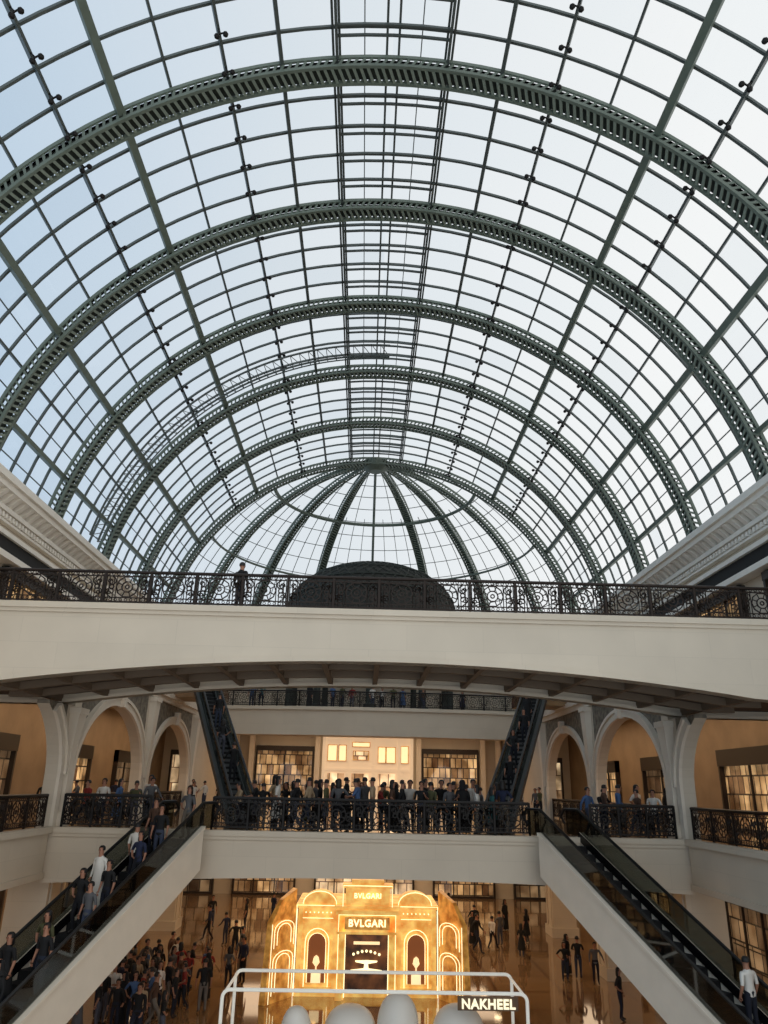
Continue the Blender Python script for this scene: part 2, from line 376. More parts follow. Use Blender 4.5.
for i in range(n):
    xa=-BX+2*BX*i/n; xb=-BX+2*BX*(i+1)/n
    za=archbot(xa,3.95,.95,12); zb=archbot(xb,3.95,.95,12)
    sb.hexa([(xa,23.6,za),(xb,23.6,zb),(xb,29.1,zb),(xa,29.1,za),(xa,23.6,za+.1),(xb,23.6,zb+.1),(xb,29.1,zb+.1),(xa,29.1,za+.1)])
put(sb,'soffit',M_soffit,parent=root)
sb=MB()
for i in range(15):
    x=-11.9+1.7*i; z=archbot(x,3.62,.9,12)+.06
    sb.box(x-.09,x+.09,23.6,29.1,z,z+.3)
for y in (25.3,27.2):
    for i in range(n):
        xa=-13+26*i/n; xb=-13+26*(i+1)/n
        za=archbot(xa,3.7,.95,12); zb=archbot(xb,3.7,.95,12)
        sb.hexa([(xa,y,za),(xb,y,zb),(xb,y+.2,zb),(xa,y+.2,za),(xa,y,za+.25),(xb,y,zb+.25),(xb,y+.2,zb+.25),(xa,y+.2,za+.25)])
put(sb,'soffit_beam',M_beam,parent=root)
mb=MB(); n=24
for i in range(n):
    xa=-W+2*W*i/n; xb=-W+2*W*(i+1)/n
    za=archbot(xa,-3.05,.35,12); zb=archbot(xb,-3.05,.35,12)
    mb.hexa([(xa,28.9,za),(xb,28.9,zb),(xb,29.2,zb),(xa,29.2,za),(xa,28.9,L1),(xb,28.9,L1),(xb,29.2,L1),(xa,29.2,L1)])
mb.box(-W,W,28.75,29.2,L1-.14,L1+.04); mb.box(-W,W,28.82,29.2,L1-.26,L1-.14); 
trim(mb,M_white,'cream curved fascia of the middle walkway')
mb=MB(); n=24
for i in range(n):
    xa=-W+2*W*i/n; xb=-W+2*W*(i+1)/n
    ya=YD-.5-1.2*(1-(xa/W)**2); yb=YD-.5-1.2*(1-(xb/W)**2)
    mb.hexa([(xa,ya,3.3),(xb,yb,3.3),(xb,YD+.2,3.3),(xa,YD+.2,3.3),(xa,ya,L2),(xb,yb,L2),(xb,YD+.2,L2),(xa,YD+.2,L2)])
    mb.hexa([(xa,ya-.15,L2-.2),(xb,yb-.15,L2-.2),(xb,YD,L2-.2),(xa,YD,L2-.2),(xa,ya-.15,L2+.03),(xb,yb-.15,L2+.03),(xb,YD,L2+.03),(xa,YD,L2+.03)])
trim(mb,M_white,'cream bowed balcony fascia below the half dome')

# ------------------------------------------------------------ railings
def railing(p0,p1,z,label,h=1.08,m=M_dark,group=None,step=1.5,t=1.0):
    p0=Vector((p0[0],p0[1],z)); p1=Vector((p1[0],p1[1],z)); L=(p1-p0).length; d=(p1-p0)/L
    n=max(1,round(L/step)); w=L/n
    P=lambda u,zz: p0+d*u+Vector((0,0,zz))
    fr=MB()
    fr.tube([P(0,h),P(L,h)],.055,6); fr.tube([P(0,.1),P(L,.1)],.035,4); fr.tube([P(0,h-.14),P(L,h-.14)],.025,4); fr.tube([P(0,.24),P(L,.24)],.022,4)
    for i in range(n+1): 
        fr.tube([P(i*w,0),P(i*w,h+.03)],.05,4)
    f=put(fr,'railing',m,label,'railing',group=group)
    sc=MB()
    def ring(u,zz,r,tt=.022,k=10): sc.tube([P(u+r*math.cos(2*math.pi*j/k),zz+r*math.sin(2*math.pi*j/k)) for j in range(k)],tt*t,4,True)
    def spiral(u,zz,r,sg,ph,tt=.02): sc.tube([P(u+sg*r*(1-j/11)*math.cos(ph+j*.75),zz+r*(1-j/11)*math.sin(ph+j*.75)) for j in range(10)],tt*t,3)
    zc=(h-.14+.24)/2; hh=(h-.38)/2
    for i in range(n):
        u=(i+.5)*w
        ring(u,zc,hh*.98); ring(u,zc,hh*.5); ring(u,zc,.06)
        for a in range(8):
            q=math.pi/8+a*math.pi/4
            sc.tube([P(u+hh*.5*math.cos(q),zc+hh*.5*math.sin(q)),P(u+hh*.98*math.cos(q),zc+hh*.98*math.sin(q))],.018*t,3)
        for sg in (-1,1):
            for (q,zz) in ((.34,.17),(.34,-.17)):
                spiral(u+sg*w*q,zc+zz,.16,sg,math.pi/2 if zz>0 else -math.pi/2)
                spiral(u+sg*w*(q+.05),zc+zz,.12,-sg,-math.pi/2 if zz>0 else math.pi/2)
            ring(u+sg*w*.34,zc,.07)
            for q in (.46,.4,.3,.24): sc.tube([P(u+sg*w*q,.1),P(u+sg*w*q,h-.14)],.016*t,3)
        k=max(2,int(w/.15))
        for j in range(k): ring(u-w/2+(j+.5)*w/k,h-.07,.045,.014,6); ring(u-w/2+(j+.5)*w/k,.17,.045,.012,6)
    put(sc,'scrollwork',m,parent=f)
    return f
railing((-13.2,23.25),(13.2,23.25),L2+.05,'dark wrought iron scroll railing on the top footbridge',m=M_iron2,t=1.15)
railing((-13.2,29.45),(13.2,29.45),L2+.05,'dark wrought iron railing on the rear of the footbridge')
railing((-5.75,29.02),(5.75,29.02),L1+.04,'dark wrought iron scroll railing on the middle walkway',step=1.3,t=1.35)
for s in (-1,1):
    railing((s*8.0,29.02),(s*11.1,29.02),L1+.04,'dark wrought iron railing beside the escalator landing',step=1.1,t=1.35)
    railing((s*11.65,29.8),(s*11.65,43.4),L2,'dark iron railing along the top gallery',group='top gallery railings')
    railing((s*11.65,46.3),(s*11.65,54.5),L2,'dark iron railing along the top gallery',group='top gallery railings')
    railing((s*8.7,46.1),(s*11.5,46.1),L2,'dark iron railing closing the escalator landing')
    for (y0,y1) in BAYS:
        yc=(y0+y1)/2
        railing((s*(W+.2),max(yc-HW,20.9)),(s*(W+.2),yc+HW),L1,'iron railing filling the foot of an archway',m=M_iron2,group='archway railings')
for (a,b_) in (((-11.4,54.9),(-5,53.95)),((-5,53.95),(5,53.95)),((5,53.95),(11.4,54.9))):
    railing(a,b_,L2+.03,'dark iron railing on the bowed balcony',group='bowed balcony railings')

# ------------------------------------------------------------ vault
def ribmesh(mapf,a0,a1,hw,rin=15.75,rout=16.3,nseg=56,pitch=.27,taper=None):
    mb=MB()
    T=(lambda a: hw) if taper is None else taper
    def sweep(t0,t1,r0,r1,mi):
        for i in range(nseg):
            a=a0+(a1-a0)*i/nseg; b_=a0+(a1-a0)*(i+1)/nseg
            ka,kb=T(a)/hw,T(b_)/hw
            mb.hexa([mapf(a,r0,t0*ka),mapf(b_,r0,t0*kb),mapf(b_,r0,t1*kb),mapf(a,r0,t1*ka),mapf(a,r1,t0*ka),mapf(b_,r1,t0*kb),mapf(b_,r1,t1*kb),mapf(a,r1,t1*ka)],mi)
    for sg in (-1,1):
        sweep(min(sg*hw,sg*(hw-.12)),max(sg*hw,sg*(hw-.12)),rin,rin+.12,0)
        sweep(min(sg*hw,sg*(hw-.08)),max(sg*hw,sg*(hw-.08)),rout-.14,rout,0)
    sweep(-hw+.08,hw-.08,rin+.22,rin+.25,1)
    n=int((a1-a0)*R/pitch)
    for i in range(n):
        a=a0+(a1-a0)*(i+.5)/n; k=T(a)/hw; sh=.4*pitch/R; da=.2*pitch/R; h=(hw-.1)*k
        q=lambda aa,r,t: mapf(aa,r,t)
        mb.hexa([q(a-sh-da,rin+.01,-h),q(a-sh+da,rin+.01,-h),q(a+sh+da,rin+.01,h),q(a+sh-da,rin+.01,h),
                 q(a-sh-da,rin+.06,-h),q(a-sh+da,rin+.06,-h),q(a+sh+da,rin+.06,h),q(a+sh-da,rin+.06,h)],2)
        for sg in (-1,1):
            t0,t1=sg*(hw-.03)*k,sg*(hw-.06)*k
            mb.hexa([q(a-sh-da,rin+.08,t0),q(a-sh+da,rin+.08,t0),q(a-sh+da,rin+.08,t1),q(a-sh-da,rin+.08,t1),
                     q(a+sh-da,rout-.08,t0),q(a+sh+da,rout-.08,t0),q(a+sh+da,rout-.08,t1),q(a+sh-da,rout-.08,t1)],0)
    return mb
DY=7.075; RIBY=[YD-DY*i for i in range(6)]
AE=rad(80.5)
for y in RIBY:
    f=lambda a,r,t,y=y:(r*math.sin(a),y+t,Z0+r*math.cos(a))
    put(ribmesh(f,-AE,AE,.42),'roof_arch',[M_green,M_greend,M_rung],'grey-green steel lattice arch spanning the glass vault','arch',group='vault arches')
K=[k*7.2 for k in range(-11,12)]
RG=16.5
def vp(a,r,y): return (r*math.sin(a),y,Z0+r*math.cos(a))
wins=[(y-DY,y) for y in RIBY]+[(20-2*DY,20-DY)]
wn=0
for (y0,y1) in wins:
    wn+=1
    mb=MB()
    for kd in K:
        a=rad(kd); t=.042/RG
        offs=(0,)
        if abs(kd)<1: offs=(-.22/RG,.22/RG)
        elif abs(abs(kd)-7.2)<.1: offs=(-.12/RG,.12/RG)
        for o in offs:
            mb.hexa([vp(a+o-t,RG-.16,y0),vp(a+o+t,RG-.16,y0),vp(a+o+t,RG-.16,y1),vp(a+o-t,RG-.16,y1),vp(a+o-t,RG,y0),vp(a+o+t,RG,y0),vp(a+o+t,RG,y1),vp(a+o-t,RG,y1)])
    for kd in (-3.6,3.6)+tuple(q*7.2+3.6 for q in (-11,-10,-9,8,9,10)):
        a=rad(kd); t=.02/RG
        mb.hexa([vp(a-t,RG-.06,y0),vp(a+t,RG-.06,y0),vp(a+t,RG-.06,y1),vp(a-t,RG-.06,y1),vp(a-t,RG,y0),vp(a+t,RG,y0),vp(a+t,RG,y1),vp(a-t,RG,y1)])
    for i in range(6):
        yy=y0+(y1-y0)*i/5
        for j in range(44):
            a=-AE+2*AE*j/44; b_=-AE+2*AE*(j+1)/44
            hw=.05
            mb.hexa([vp(a,RG-.12,yy-hw),vp(b_,RG-.12,yy-hw),vp(b_,RG-.12,yy+hw),vp(a,RG-.12,yy+hw),vp(a,RG-.02,yy-hw),vp(b_,RG-.02,yy-hw),vp(b_,RG-.02,yy+hw),vp(a,RG-.02,yy+hw)])
        if i in (1,2,3,4):
            for e in (-.2,.2):
                for j in range(4):
                    a=rad(-7.2+14.4*j/4); b_=rad(-7.2+14.4*(j+1)/4)
                    mb.hexa([vp(a,RG-.3,yy+e-.035),vp(b_,RG-.3,yy+e-.035),vp(b_,RG-.3,yy+e+.035),vp(a,RG-.3,yy+e+.035),vp(a,RG-.2,yy+e-.035),vp(b_,RG-.2,yy+e-.035),vp(b_,RG-.2,yy+e+.035),vp(a,RG-.2,yy+e+.035)],0)
    o=struct(mb,'window_%d'%wn,[M_bar],'curved glazed roof bay with a grid of steel glazing bars','roof window')
    g=MB()
    for j in range(-12,12):
        a=max(-AE,rad(7.2*j)); b_=min(AE,rad(7.2*(j+1)))
        if b_<=a: continue
        am=(a+b_)/2
        for i in range(5):
            ya,yb=y0+(y1-y0)*i/5,y0+(y1-y0)*(i+1)/5; mi=random.choice((0,0,0,1,1,2))
            g.face([vp(a,RG+.02,ya),vp(am,RG+.02,ya),vp(am,RG+.02,yb),vp(a,RG+.02,yb)],mi)
            g.face([vp(am,RG+.02,ya),vp(b_,RG+.02,ya),vp(b_,RG+.02,yb),vp(am,RG+.02,yb)],mi)
    put(g,'glass_pane',GLS,parent=o)
for (kd,hw,dep) in ((36,.14,.32),(57.6,.14,.32),(14.4,.07,.22),(7.2,.05,.2),(21.6,.05,.2),(43.2,.05,.2),(72,.1,.25)):
    for s in (-1,1):
        mb=MB(); a=rad(kd*s); t=hw/RG; yA,yB=20-2*DY,YD
        mb.hexa([vp(a-t,RG-.16-dep,yA),vp(a+t,RG-.16-dep,yA),vp(a+t,RG-.16-dep,yB),vp(a-t,RG-.16-dep,yB),vp(a-t,RG-.16,yA),vp(a+t,RG-.16,yA),vp(a+t,RG-.16,yB),vp(a-t,RG-.16,yB)])
        put(mb,'purlin',M_green if hw>.09 else M_bar,'grey-green steel purlin running along the vault','purlin',group='vault purlins')
lm=MB()
for sg in (-1,1):
    lm.ball((sg*.15,0,-.22),.1,7)
lm.tube([(-.15,0,-.14),(.15,0,-.14)],.03,4); lm.tube([(0,0,-.14),(0,0,.1)],.03,4)
lme=lm.mesh('spotlight',[M_dark],True)
for kd in (21.6,43.2,-21.6,-43.2):
    for y0 in RIBY:
        for i in range(5):
            yy=y0-DY+DY*(i+.5)/5
            if yy<14: continue
            o=put(lme,'spotlight',None,'pair of dark round spotlights hung from a roof purlin','spotlight',group='vault spotlights')
            o.location=vp(rad(kd),RG-.46,yy); o.rotation_euler=(0,rad(kd),0)
mb=MB(); pa=[];pb_=[]
for i in range(41):
    a=rad(-78+80*i/40); pa.append(vp(a,15.35,37.2)); pb_.append(vp(a,15.35,38.4))
mb.tube(pa,.06,4); mb.tube(pb_,.06,4)
pc=[vp(rad(-78+80*i/40),14.8,37.8) for i in range(41)]; mb.tube(pc,.04,4)
for i in range(40):
    mb.tube([pa[i],pb_[i+1]],.025,3); mb.tube([pa[i],pc[i]],.025,3); mb.tube([pb_[i],pc[i]],.025,3)
put(mb,'maintenance_gantry',M_bar,'slender curved steel maintenance gantry under the glass','gantry')

# dome
mb=MB()
def dp(th,ph,r): return (r*math.sin(th)*math.sin(ph),YD+r*math.sin(th)*math.cos(ph),Z0+r*math.cos(th))
for i in range(-16,17):
    ph=rad(i*5.625); hwid=.032
    st=rad(31 if i%2 else 6)
    mb.tube([dp(st+(AE-st)*j/16,ph,RG-.08) for j in range(17)],hwid,4)
for k in range(1,16):
    th=rad(5.4*k); 
    mb.tube([dp(th,rad(-90+180*j/40),RG-.08) for j in range(41)],.034,4)
o=struct(mb,'window_dome',[M_bar],'glazed half dome with radial glazing bars','roof window')
g=MB()
for j in range(16):
    for i in range(32):
        a,b_=AE*j/16,AE*(j+1)/16; c,d=rad(-90+180*i/32),rad(-90+180*(i+1)/32)
        g.face([dp(a,c,RG+.02),dp(b_,c,RG+.02),dp(b_,d,RG+.02),dp(a,d,RG+.02)][(1 if j==0 else 0):] )
put(g,'glass_pane',GLS[0],parent=o)
for i in range(-3,4):
    ph=rad(i*22.5)
    f=lambda a,r,t,ph=ph:(r*math.sin(a)*math.sin(ph)+t*math.cos(ph),YD+r*math.sin(a)*math.cos(ph)-t*math.sin(ph),Z0+r*math.cos(a))
    if i==0:
        mm=MB(); mm.tube([f(rad(3)+(AE-rad(3))*j/20,16.1,0) for j in range(21)],.13,6)
        put(mm,'dome_rib',M_green,'slim steel rib at the centre of the half dome','rib'); continue
    put(ribmesh(f,rad(4),rad(79.5),.34,taper=lambda a:.34*min(1,.35+a*1.6),nseg=30),'dome_rib',[M_green,M_greend,M_rung],'grey-green lattice rib radiating from the half dome crown','rib',group='half dome ribs')
for (th,r_) in ((31,.15),(54,.1)):
    mm=MB(); mm.tube([dp(rad(th),rad(-90+180*j/48),15.6) for j in range(49)],r_,6)
    put(mm,'dome_ring',M_green,'horizontal steel ring tying the half dome ribs','ring',group='half dome rings')
hb=MB(); hb.lathe([(0.01,-.5),(.5,-.5),(1.0,-.2),(1.1,.3),(.01,.35)],(0,YD+.55,Z0+R-.2),20)
put(hb,'dome_hub',M_green,'round steel hub where the dome ribs meet','hub')
wb=MB()
wb.lathe([(15.9,L2),(15.9,11.5),(15.2,11.5),(15.2,11.1),(15.6,10.7),(15.6,L2)],(0,YD,0),40,a0=0,a1=180)
struct(wb,'wall_dome',[M_white],'curved cream wall below the half dome','wall')

# dark lattice dome pavilion
cx,cy,rr,zb=0.0,62,7.1,13.6
mb=MB()
prof=[(rr+.1,zb-2.5),(rr+.1,zb)]+[(rr*math.cos(rad(t)),zb+4.3*math.sin(rad(t))) for t in range(4,90,4)]+[(.01,zb+4.3)]
mb.lathe(prof,(cx,cy,0),48)
dm=put(mb,'cupola',mat('cupola_dark',(44,44,38),0.8,c2=(28,30,27),scale=4),'dark lattice cupola standing on columns beneath the half dome','cupola',smooth=True)
mb=MB()
for i in range(48):
    for sg in (1,-1):
        mb.tube([(cx+(rr+.05)*math.cos(rad(t))*math.cos(2*math.pi*i/48+sg*rad(t)*.6),cy+(rr+.05)*math.cos(rad(t))*math.sin(2*math.pi*i/48+sg*rad(t)*.6),zb+4.35*math.sin(rad(t))) for t in range(0,86,7)],.04,3)
for t in (14,28,45):
    mb.tube([(cx+(rr+.08)*math.cos(rad(t))*math.cos(2*math.pi*i/40),cy+(rr+.08)*math.cos(rad(t))*math.sin(2*math.pi*i/40),zb+4.36*math.sin(rad(t))) for i in range(40)],.07,4,True)
put(mb,'lattice',M_greend,parent=dm)
for i in range(10):
    a=2*math.pi*i/10+.31
    mb=MB(); mb.lathe([(.45,L2),(.45,L2+.4),(.28,L2+.5),(.24,zb-3),(.45,zb-2.8),(.45,zb-2.5)],(cx+6.7*math.cos(a),cy+6.7*math.sin(a),0),12)
    put(mb,'column',M_greend,parent=dm)

# ------------------------------------------------------------ escalators
def escalator(top,ang,H,label,hw=.8,flat=1.0,clad=M_white2,depth=1.35,cut=1.8):
    Lr=H/math.tan(rad(30)); ca,sa=math.cos(ang),math.sin(ang)
    def w(u,v,z): return (top[0]+ca*u-sa*v,top[1]+sa*u+ca*v,top[2]+z)
    prof=[(-flat,0),(0,0),(Lr,-H),(Lr+flat,-H)]
    def strip(mb,v0,v1,d0,d1,pf=prof,mi=0):
        for (a,b_) in zip(pf[:-1],pf[1:]):
            mb.hexa([w(a[0],v0,a[1]+d0),w(b_[0],v0,b_[1]+d0),w(b_[0],v1,b_[1]+d0),w(a[0],v1,a[1]+d0),
                     w(a[0],v0,a[1]+d1),w(b_[0],v0,b_[1]+d1),w(b_[0],v1,b_[1]+d1),w(a[0],v1,a[1]+d1)],mi)
    mb=MB()
    pfi=[(0,0),(Lr-cut,-H+cut*math.tan(rad(30)))]
    for sg in (-1,1):
        strip(mb,sg*hw,sg*(hw+.16),-depth,.12,pfi); strip(mb,sg*hw,sg*(hw+.22),.10,.2,pfi)
    strip(mb,-hw,hw,-depth,-depth+.15,pfi)
    r=put(mb,'escalator',clad,label,'escalator')
    mb=MB(); n=int(Lr/.4)
    for i in range(n):
        u=i*.4; z=-H*(i+1)/n
        mb.hexa([w(u,-hw,z-.25),w(u+.42,-hw,z-.25),w(u+.42,hw,z-.25),w(u,hw,z-.25),w(u,-hw,z),w(u+.42,-hw,z),w(u+.42,hw,z),w(u,hw,z)])
    put(mb,'steps',M_step,parent=r)
    for sg in (-1,1):
        mb=MB(); v=sg*(hw+.03); strip(mb,v,v+sg*.02,.1,.9); put(mb,'glass_balustrade',M_bal,parent=r)
        mb=MB(); v=sg*(hw-.06); strip(mb,v,v+sg*.05,-.05,.22,pfi); put(mb,'skirt',M_black,parent=r)
        mb=MB(); v=sg*(hw+.04)
        pts=[w(-flat-.1,v,.45),w(-flat-.3,v,.7),w(-flat-.1,v,.93)]+[w(p[0],v,p[1]+.95) for p in prof]+[w(Lr+flat+.2,v,-H+.7),w(Lr+flat,v,-H+.45)]
        mb.tube(pts,.055,6); put(mb,'handrail',M_rubber,parent=r)
    return r,w,Lr
ES={}; EU={}
for s in (-1,1):
    ang=-math.pi/2+s*rad(22.5 if s<0 else 24.5)
    ES[s]=escalator((s*6.75,28.55,L1),ang,L1-L0,'escalator with white cladding descending to the ground floor',hw=.82,flat=.7,depth=1.2)
    EU[s]=escalator((s*9.6,43.7,L2),-math.pi/2-s*rad(22),L2-L1,'dark escalator with glass balustrade rising to the top gallery',hw=.44,flat=.6,depth=.3,cut=.6,clad=M_steel)

# ------------------------------------------------------------ gold pavilion
KY=35.6
root=bpy.data.objects.new('exhibition_pavilion',None); COL.objects.link(root); root.location=(.0,KY,L0)
root['label']='golden jewellery pavilion with glowing arched outlines'; root['category']='pavilion'
def kp(mb,name,m,label=None):
    o=put(mb,name,m,parent=root)
    if label:o['label']=label
    return o
def archline(mb,xc,y,w,z0,zs,r=.018,n=10):
    pts=[(xc-w,y,z0),(xc-w,y,zs)]+[(xc-w*math.cos(math.pi*i/n),y,zs+w*math.sin(math.pi*i/n)) for i in range(1,n)]+[(xc+w,y,zs),(xc+w,y,z0)]
    mb.tube(pts,r,5)
b1=MB()
b1.box(-2.9,2.9,.3,3.6,0,3.4); b1.box(-3.05,3.05,.15,3.7,3.28,3.42); b1.box(-3.0,3.0,.2,3.6,0,.35); b1.box(-2.95,2.95,.22,3.6,2.85,2.93)
for x in (-2.85,-1.35,1.35,2.85): b1.box(x-.1,x+.1,.18,.3,0,3.3)
for x in (-2.7,-1.5,1.5,2.7):
    for z in (.5,1.1,1.7,2.3): b1.box(x-.05,x+.05,.24,.3,z,z+.4)
for sg in (-1,1):
    n=12
    for i in range(n):
        a,b_=math.pi*i/n,math.pi*(i+1)/n; c=sg*2.05
        b1.hexa([(c,.25,3.4),(c+.72*math.cos(a),.25,3.4+.5*math.sin(a)),(c+.72*math.cos(b_),.25,3.4+.5*math.sin(b_)),(c,.25,3.41),(c,1.2,3.4),(c+.72*math.cos(a),1.2,3.4+.5*math.sin(a)),(c+.72*math.cos(b_),1.2,3.4+.5*math.sin(b_)),(c,1.2,3.41)])
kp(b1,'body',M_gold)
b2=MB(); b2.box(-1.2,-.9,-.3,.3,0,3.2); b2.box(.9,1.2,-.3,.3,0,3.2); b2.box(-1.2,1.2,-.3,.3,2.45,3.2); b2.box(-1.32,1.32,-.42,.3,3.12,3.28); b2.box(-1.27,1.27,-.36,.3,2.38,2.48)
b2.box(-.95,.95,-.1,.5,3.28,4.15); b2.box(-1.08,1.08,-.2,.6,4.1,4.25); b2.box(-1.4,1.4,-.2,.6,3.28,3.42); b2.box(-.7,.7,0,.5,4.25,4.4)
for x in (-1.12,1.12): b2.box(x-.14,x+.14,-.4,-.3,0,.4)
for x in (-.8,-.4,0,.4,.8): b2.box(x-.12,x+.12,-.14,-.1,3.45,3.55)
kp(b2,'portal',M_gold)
b3=MB(); b3.box(-.95,.95,-.33,-.3,2.56,3.02); kp(b3,'sign_board',M_goldd)
b3=MB(); b3.box(-.9,.9,.05,.12,.3,2.4); kp(b3,'screen',M_door,'brown lit display screen')
b3=MB()
b3.lathe([(.01,0),(.62,.0),(.66,.08),(.1,.14),(.08,.3),(.45,.36),(.47,.42),(.01,.44)],(0,-.02,.95),18,sy=.1)
for i in range(7): b3.ball((-.54+.18*i,-.02,1.62+.1*math.cos((i-3)*.6)),.055,6)
kp(b3,'jewel_display',M_glow,'tiered glowing jewel display')
b3=MB(); b3.box(-.55,.55,.02,.05,1.95,2.06); kp(b3,'lit_strip',M_panel)
gl=MB(); gl.tube([(-.9,-.32,.1),(-.9,-.32,2.4),(.9,-.32,2.4),(.9,-.32,.1)],.02,5); gl.tube([(-1.2,-.34,.1),(-1.2,-.34,3.1),(1.2,-.34,3.1),(1.2,-.34,.1)],.016,5)
gl.tube([(-1.05,-.22,3.4),(-1.05,-.22,4.2),(1.05,-.22,4.2),(1.05,-.22,3.4)],.016,5)
for sg in (-1,1):
    archline(gl,sg*2.1,.17,.5,.35,2.0,.016); archline(gl,sg*2.1,.16,.38,.5,1.95,.012)
    gl.tube([(sg*1.35,.13,3.38),(sg*3.02,.13,3.38),(sg*3.02,.13,.2)],.016,5)
    gl.tube([(sg*1.45,.17,2.89),(sg*2.75,.17,2.89)],.012,5)
    gl.tube([(sg*2.05+.72*math.cos(math.pi*i/12),.22,3.42+.5*math.sin(math.pi*i/12)) for i in range(13)],.016,5)
    for q in range(7): gl.ball((sg*(1.55+.18*q),.2,3.1),.03,5)
kp(gl,'light_strip',M_glow)
for sg in (-1,1):
    nb=MB(); nb.box(sg*2.1-.36,sg*2.1+.36,.2,.3,.5,1.95)
    n=10
    for i in range(n):
        a,b_=math.pi*i/n,math.pi*(i+1)/n
        nb.face([(sg*2.1,.2,1.95),(sg*2.1+.36*math.cos(a),.2,1.95+.36*math.sin(a)),(sg*2.1+.36*math.cos(b_),.2,1.95+.36*math.sin(b_))])
    kp(nb,'niche',M_niche,'amber lit arched niche')
    jb=MB(); jb.box(sg*2.1-.2,sg*2.1+.2,.12,.2,.5,.9); jb.lathe([(.1,.8),(.03,.86),(.03,1.0),(.15,1.15),(.1,1.35),(.01,1.42)],(sg*2.1,.1,.1),10); kp(jb,'bust',M_panel)
    wg=MB(); x0=sg*3.05; x1=sg*4.0
    wg.hexa([(x0,.1,0),(x1,-1.3,0),(x1+sg*.25,-1.2,0),(x0+sg*.25,.6,0),(x0,.1,3.3),(x1-sg*.12,-1.3,2.9),(x1+sg*.1,-1.2,2.9),(x0+sg*.2,.6,3.3)])
    wg.hexa([(x0,.1,3.3),(x1-sg*.12,-1.3,2.9),(x1+sg*.1,-1.2,2.9),(x0+sg*.2,.6,3.3),(x0,.2,4.0),(x1-sg*.45,-.9,3.7),(x1-sg*.3,-.8,3.7),(x0+sg*.2,.6,4.0)])
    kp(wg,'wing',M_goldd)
    wl=MB()
    def wpt(t,z): return (x0+(x1-sg*.08-x0)*t-sg*.06,.1-1.4*t-.06,z)
    for (t0,t1,z0,z1) in ((.1,.9,.3,1.5),(.22,.78,.4,1.4),(.1,.9,1.95,2.6),(.22,.78,2.05,2.5)):
        pts=[wpt(t0,z0),wpt(t0,z1)]+[wpt((t0+t1)/2-(t1-t0)/2*math.cos(math.pi*i/8),z1+.3*math.sin(math.pi*i/8)) for i in range(1,8)]+[wpt(t1,z1),wpt(t1,z0)]
        wl.tube(pts,.015,5)
    wl.tube([wpt(0,.05),wpt(0,3.25)],.014,5); wl.tube([wpt(1,.05),wpt(1,2.85)],.014,5)
    kp(wl,'light_strip',M_glow)
kp(text_mesh('BVLGARI',.38,.03,M_glow,.008),'sign','x').matrix_local=Matrix.Translation((0,-.37,2.79))@Matrix.Rotation(math.pi/2,4,'X')
kp(text_mesh('BVLGARI',.28,.03,M_glow,.004),'sign','x').matrix_local=Matrix.Translation((0,-.16,3.8))@Matrix.Rotation(math.pi/2,4,'X')
for o in root.children:
    if o.name=='sign' or o.name.startswith('sign.'): o['label']='glowing brand lettering'

# ------------------------------------------------------------ white tube frame stand
root=bpy.data.objects.new('display_stand',None); COL.objects.link(root); root.location=(.2,27,L0)
root['label']='stand outlined by a white lit tubular frame'; root['category']='exhibition stand'
fm=MB()
def fr(y):
    xl,xr,zt,q=-4.75,4.8,2.17,.22
    pts=[(xl,y,0),(xl,y,zt-q)]+[(xl+q-q*math.cos(rad(a)),y,zt-q+q*math.sin(rad(a))) for a in (22,45,68,90)]+[(xr-q+q*math.sin(rad(a)),y,zt-q+q*math.cos(rad(a))) for a in (0,22,45,68)]+[(xr,y,zt-q),(xr,y,0)]
    fm.tube(pts,.055,6)
fr(0);fr(2.6)
for x in (-4.68,4.73): fm.tube([(x,0,2.1),(x,2.6,2.1)],.045,6)
put(fm,'frame',M_lampc,parent=root)
bb=MB(); bb.box(2.6,4.5,-.08,-.02,1.72,2.1); put(bb,'sign_board',mat('sign_brown',(96,74,54),.6),parent=root)
o=put(text_mesh('NAKHEEL',.37,.03,M_letter,.01,1.08),'sign','x',parent=root); o.matrix_local=Matrix.Translation((3.55,-.13,1.9))@Matrix.Rotation(math.pi/2,4,'X'); o['label']='pale cream raised capital letters'
pl=MB(); pl.box(-4.9,4.95,-.2,2.8,0,.12); put(pl,'platform',M_pod,parent=root)
for (x,y,h,r) in ((-2.45,.6,1.5,.5),(-.75,1.5,1.35,.85),(.8,1.3,1.75,.68),(2.75,1.1,1.5,.85)):
    pm=MB(); pm.lathe([(r*.7,0)]+[(r*(math.cos(rad(t)))**.8,h*(.45+.55*math.sin(rad(t)))) for t in range(-40,90,10)]+[(.01,h)],(0,0,0),28)
    o=put(pm,'display_pod',M_pod,'white rounded shell-like display pod on the stand','display pod',group='white display pods',smooth=True)
    o.location=(x+.2,27+y,L0+.12)

# ceiling lights; the ground floor rows are added to light the floor
cl=MB(); cl.lathe([(.01,0),(.22,0),(.25,.04),(.25,.06)],(0,0,-.06),12); clm=cl.mesh('ceiling_light',[M_lampw])
for x in (-9,-3.5,3.5,9,-14.3,14.3):
    for y in (33,41,49,57,63):
        o=put(clm,'ceiling_light',None,'round warm ceiling light added to brighten the ground floor','ceiling light',group='ground floor ceiling lights'); o.location=(x,y,L1-.7 if abs(x)<W else L1-.8)
for x in (-14.3,14.3):
    for y in (33,38,43,48,53,60):
        o=put(clm,'ceiling_light',None,'round warm ceiling light added to brighten the ground floor','ceiling light',group='gallery ceiling lights'); o.location=(x,y,L2-.7)
for x in (-8,-4,0,4,8):
    o=put(clm,'ceiling_light',None,'round warm ceiling light added to brighten the ground floor','ceiling light',group='balcony ceiling lights'); o.location=(x,60,L2-.7)

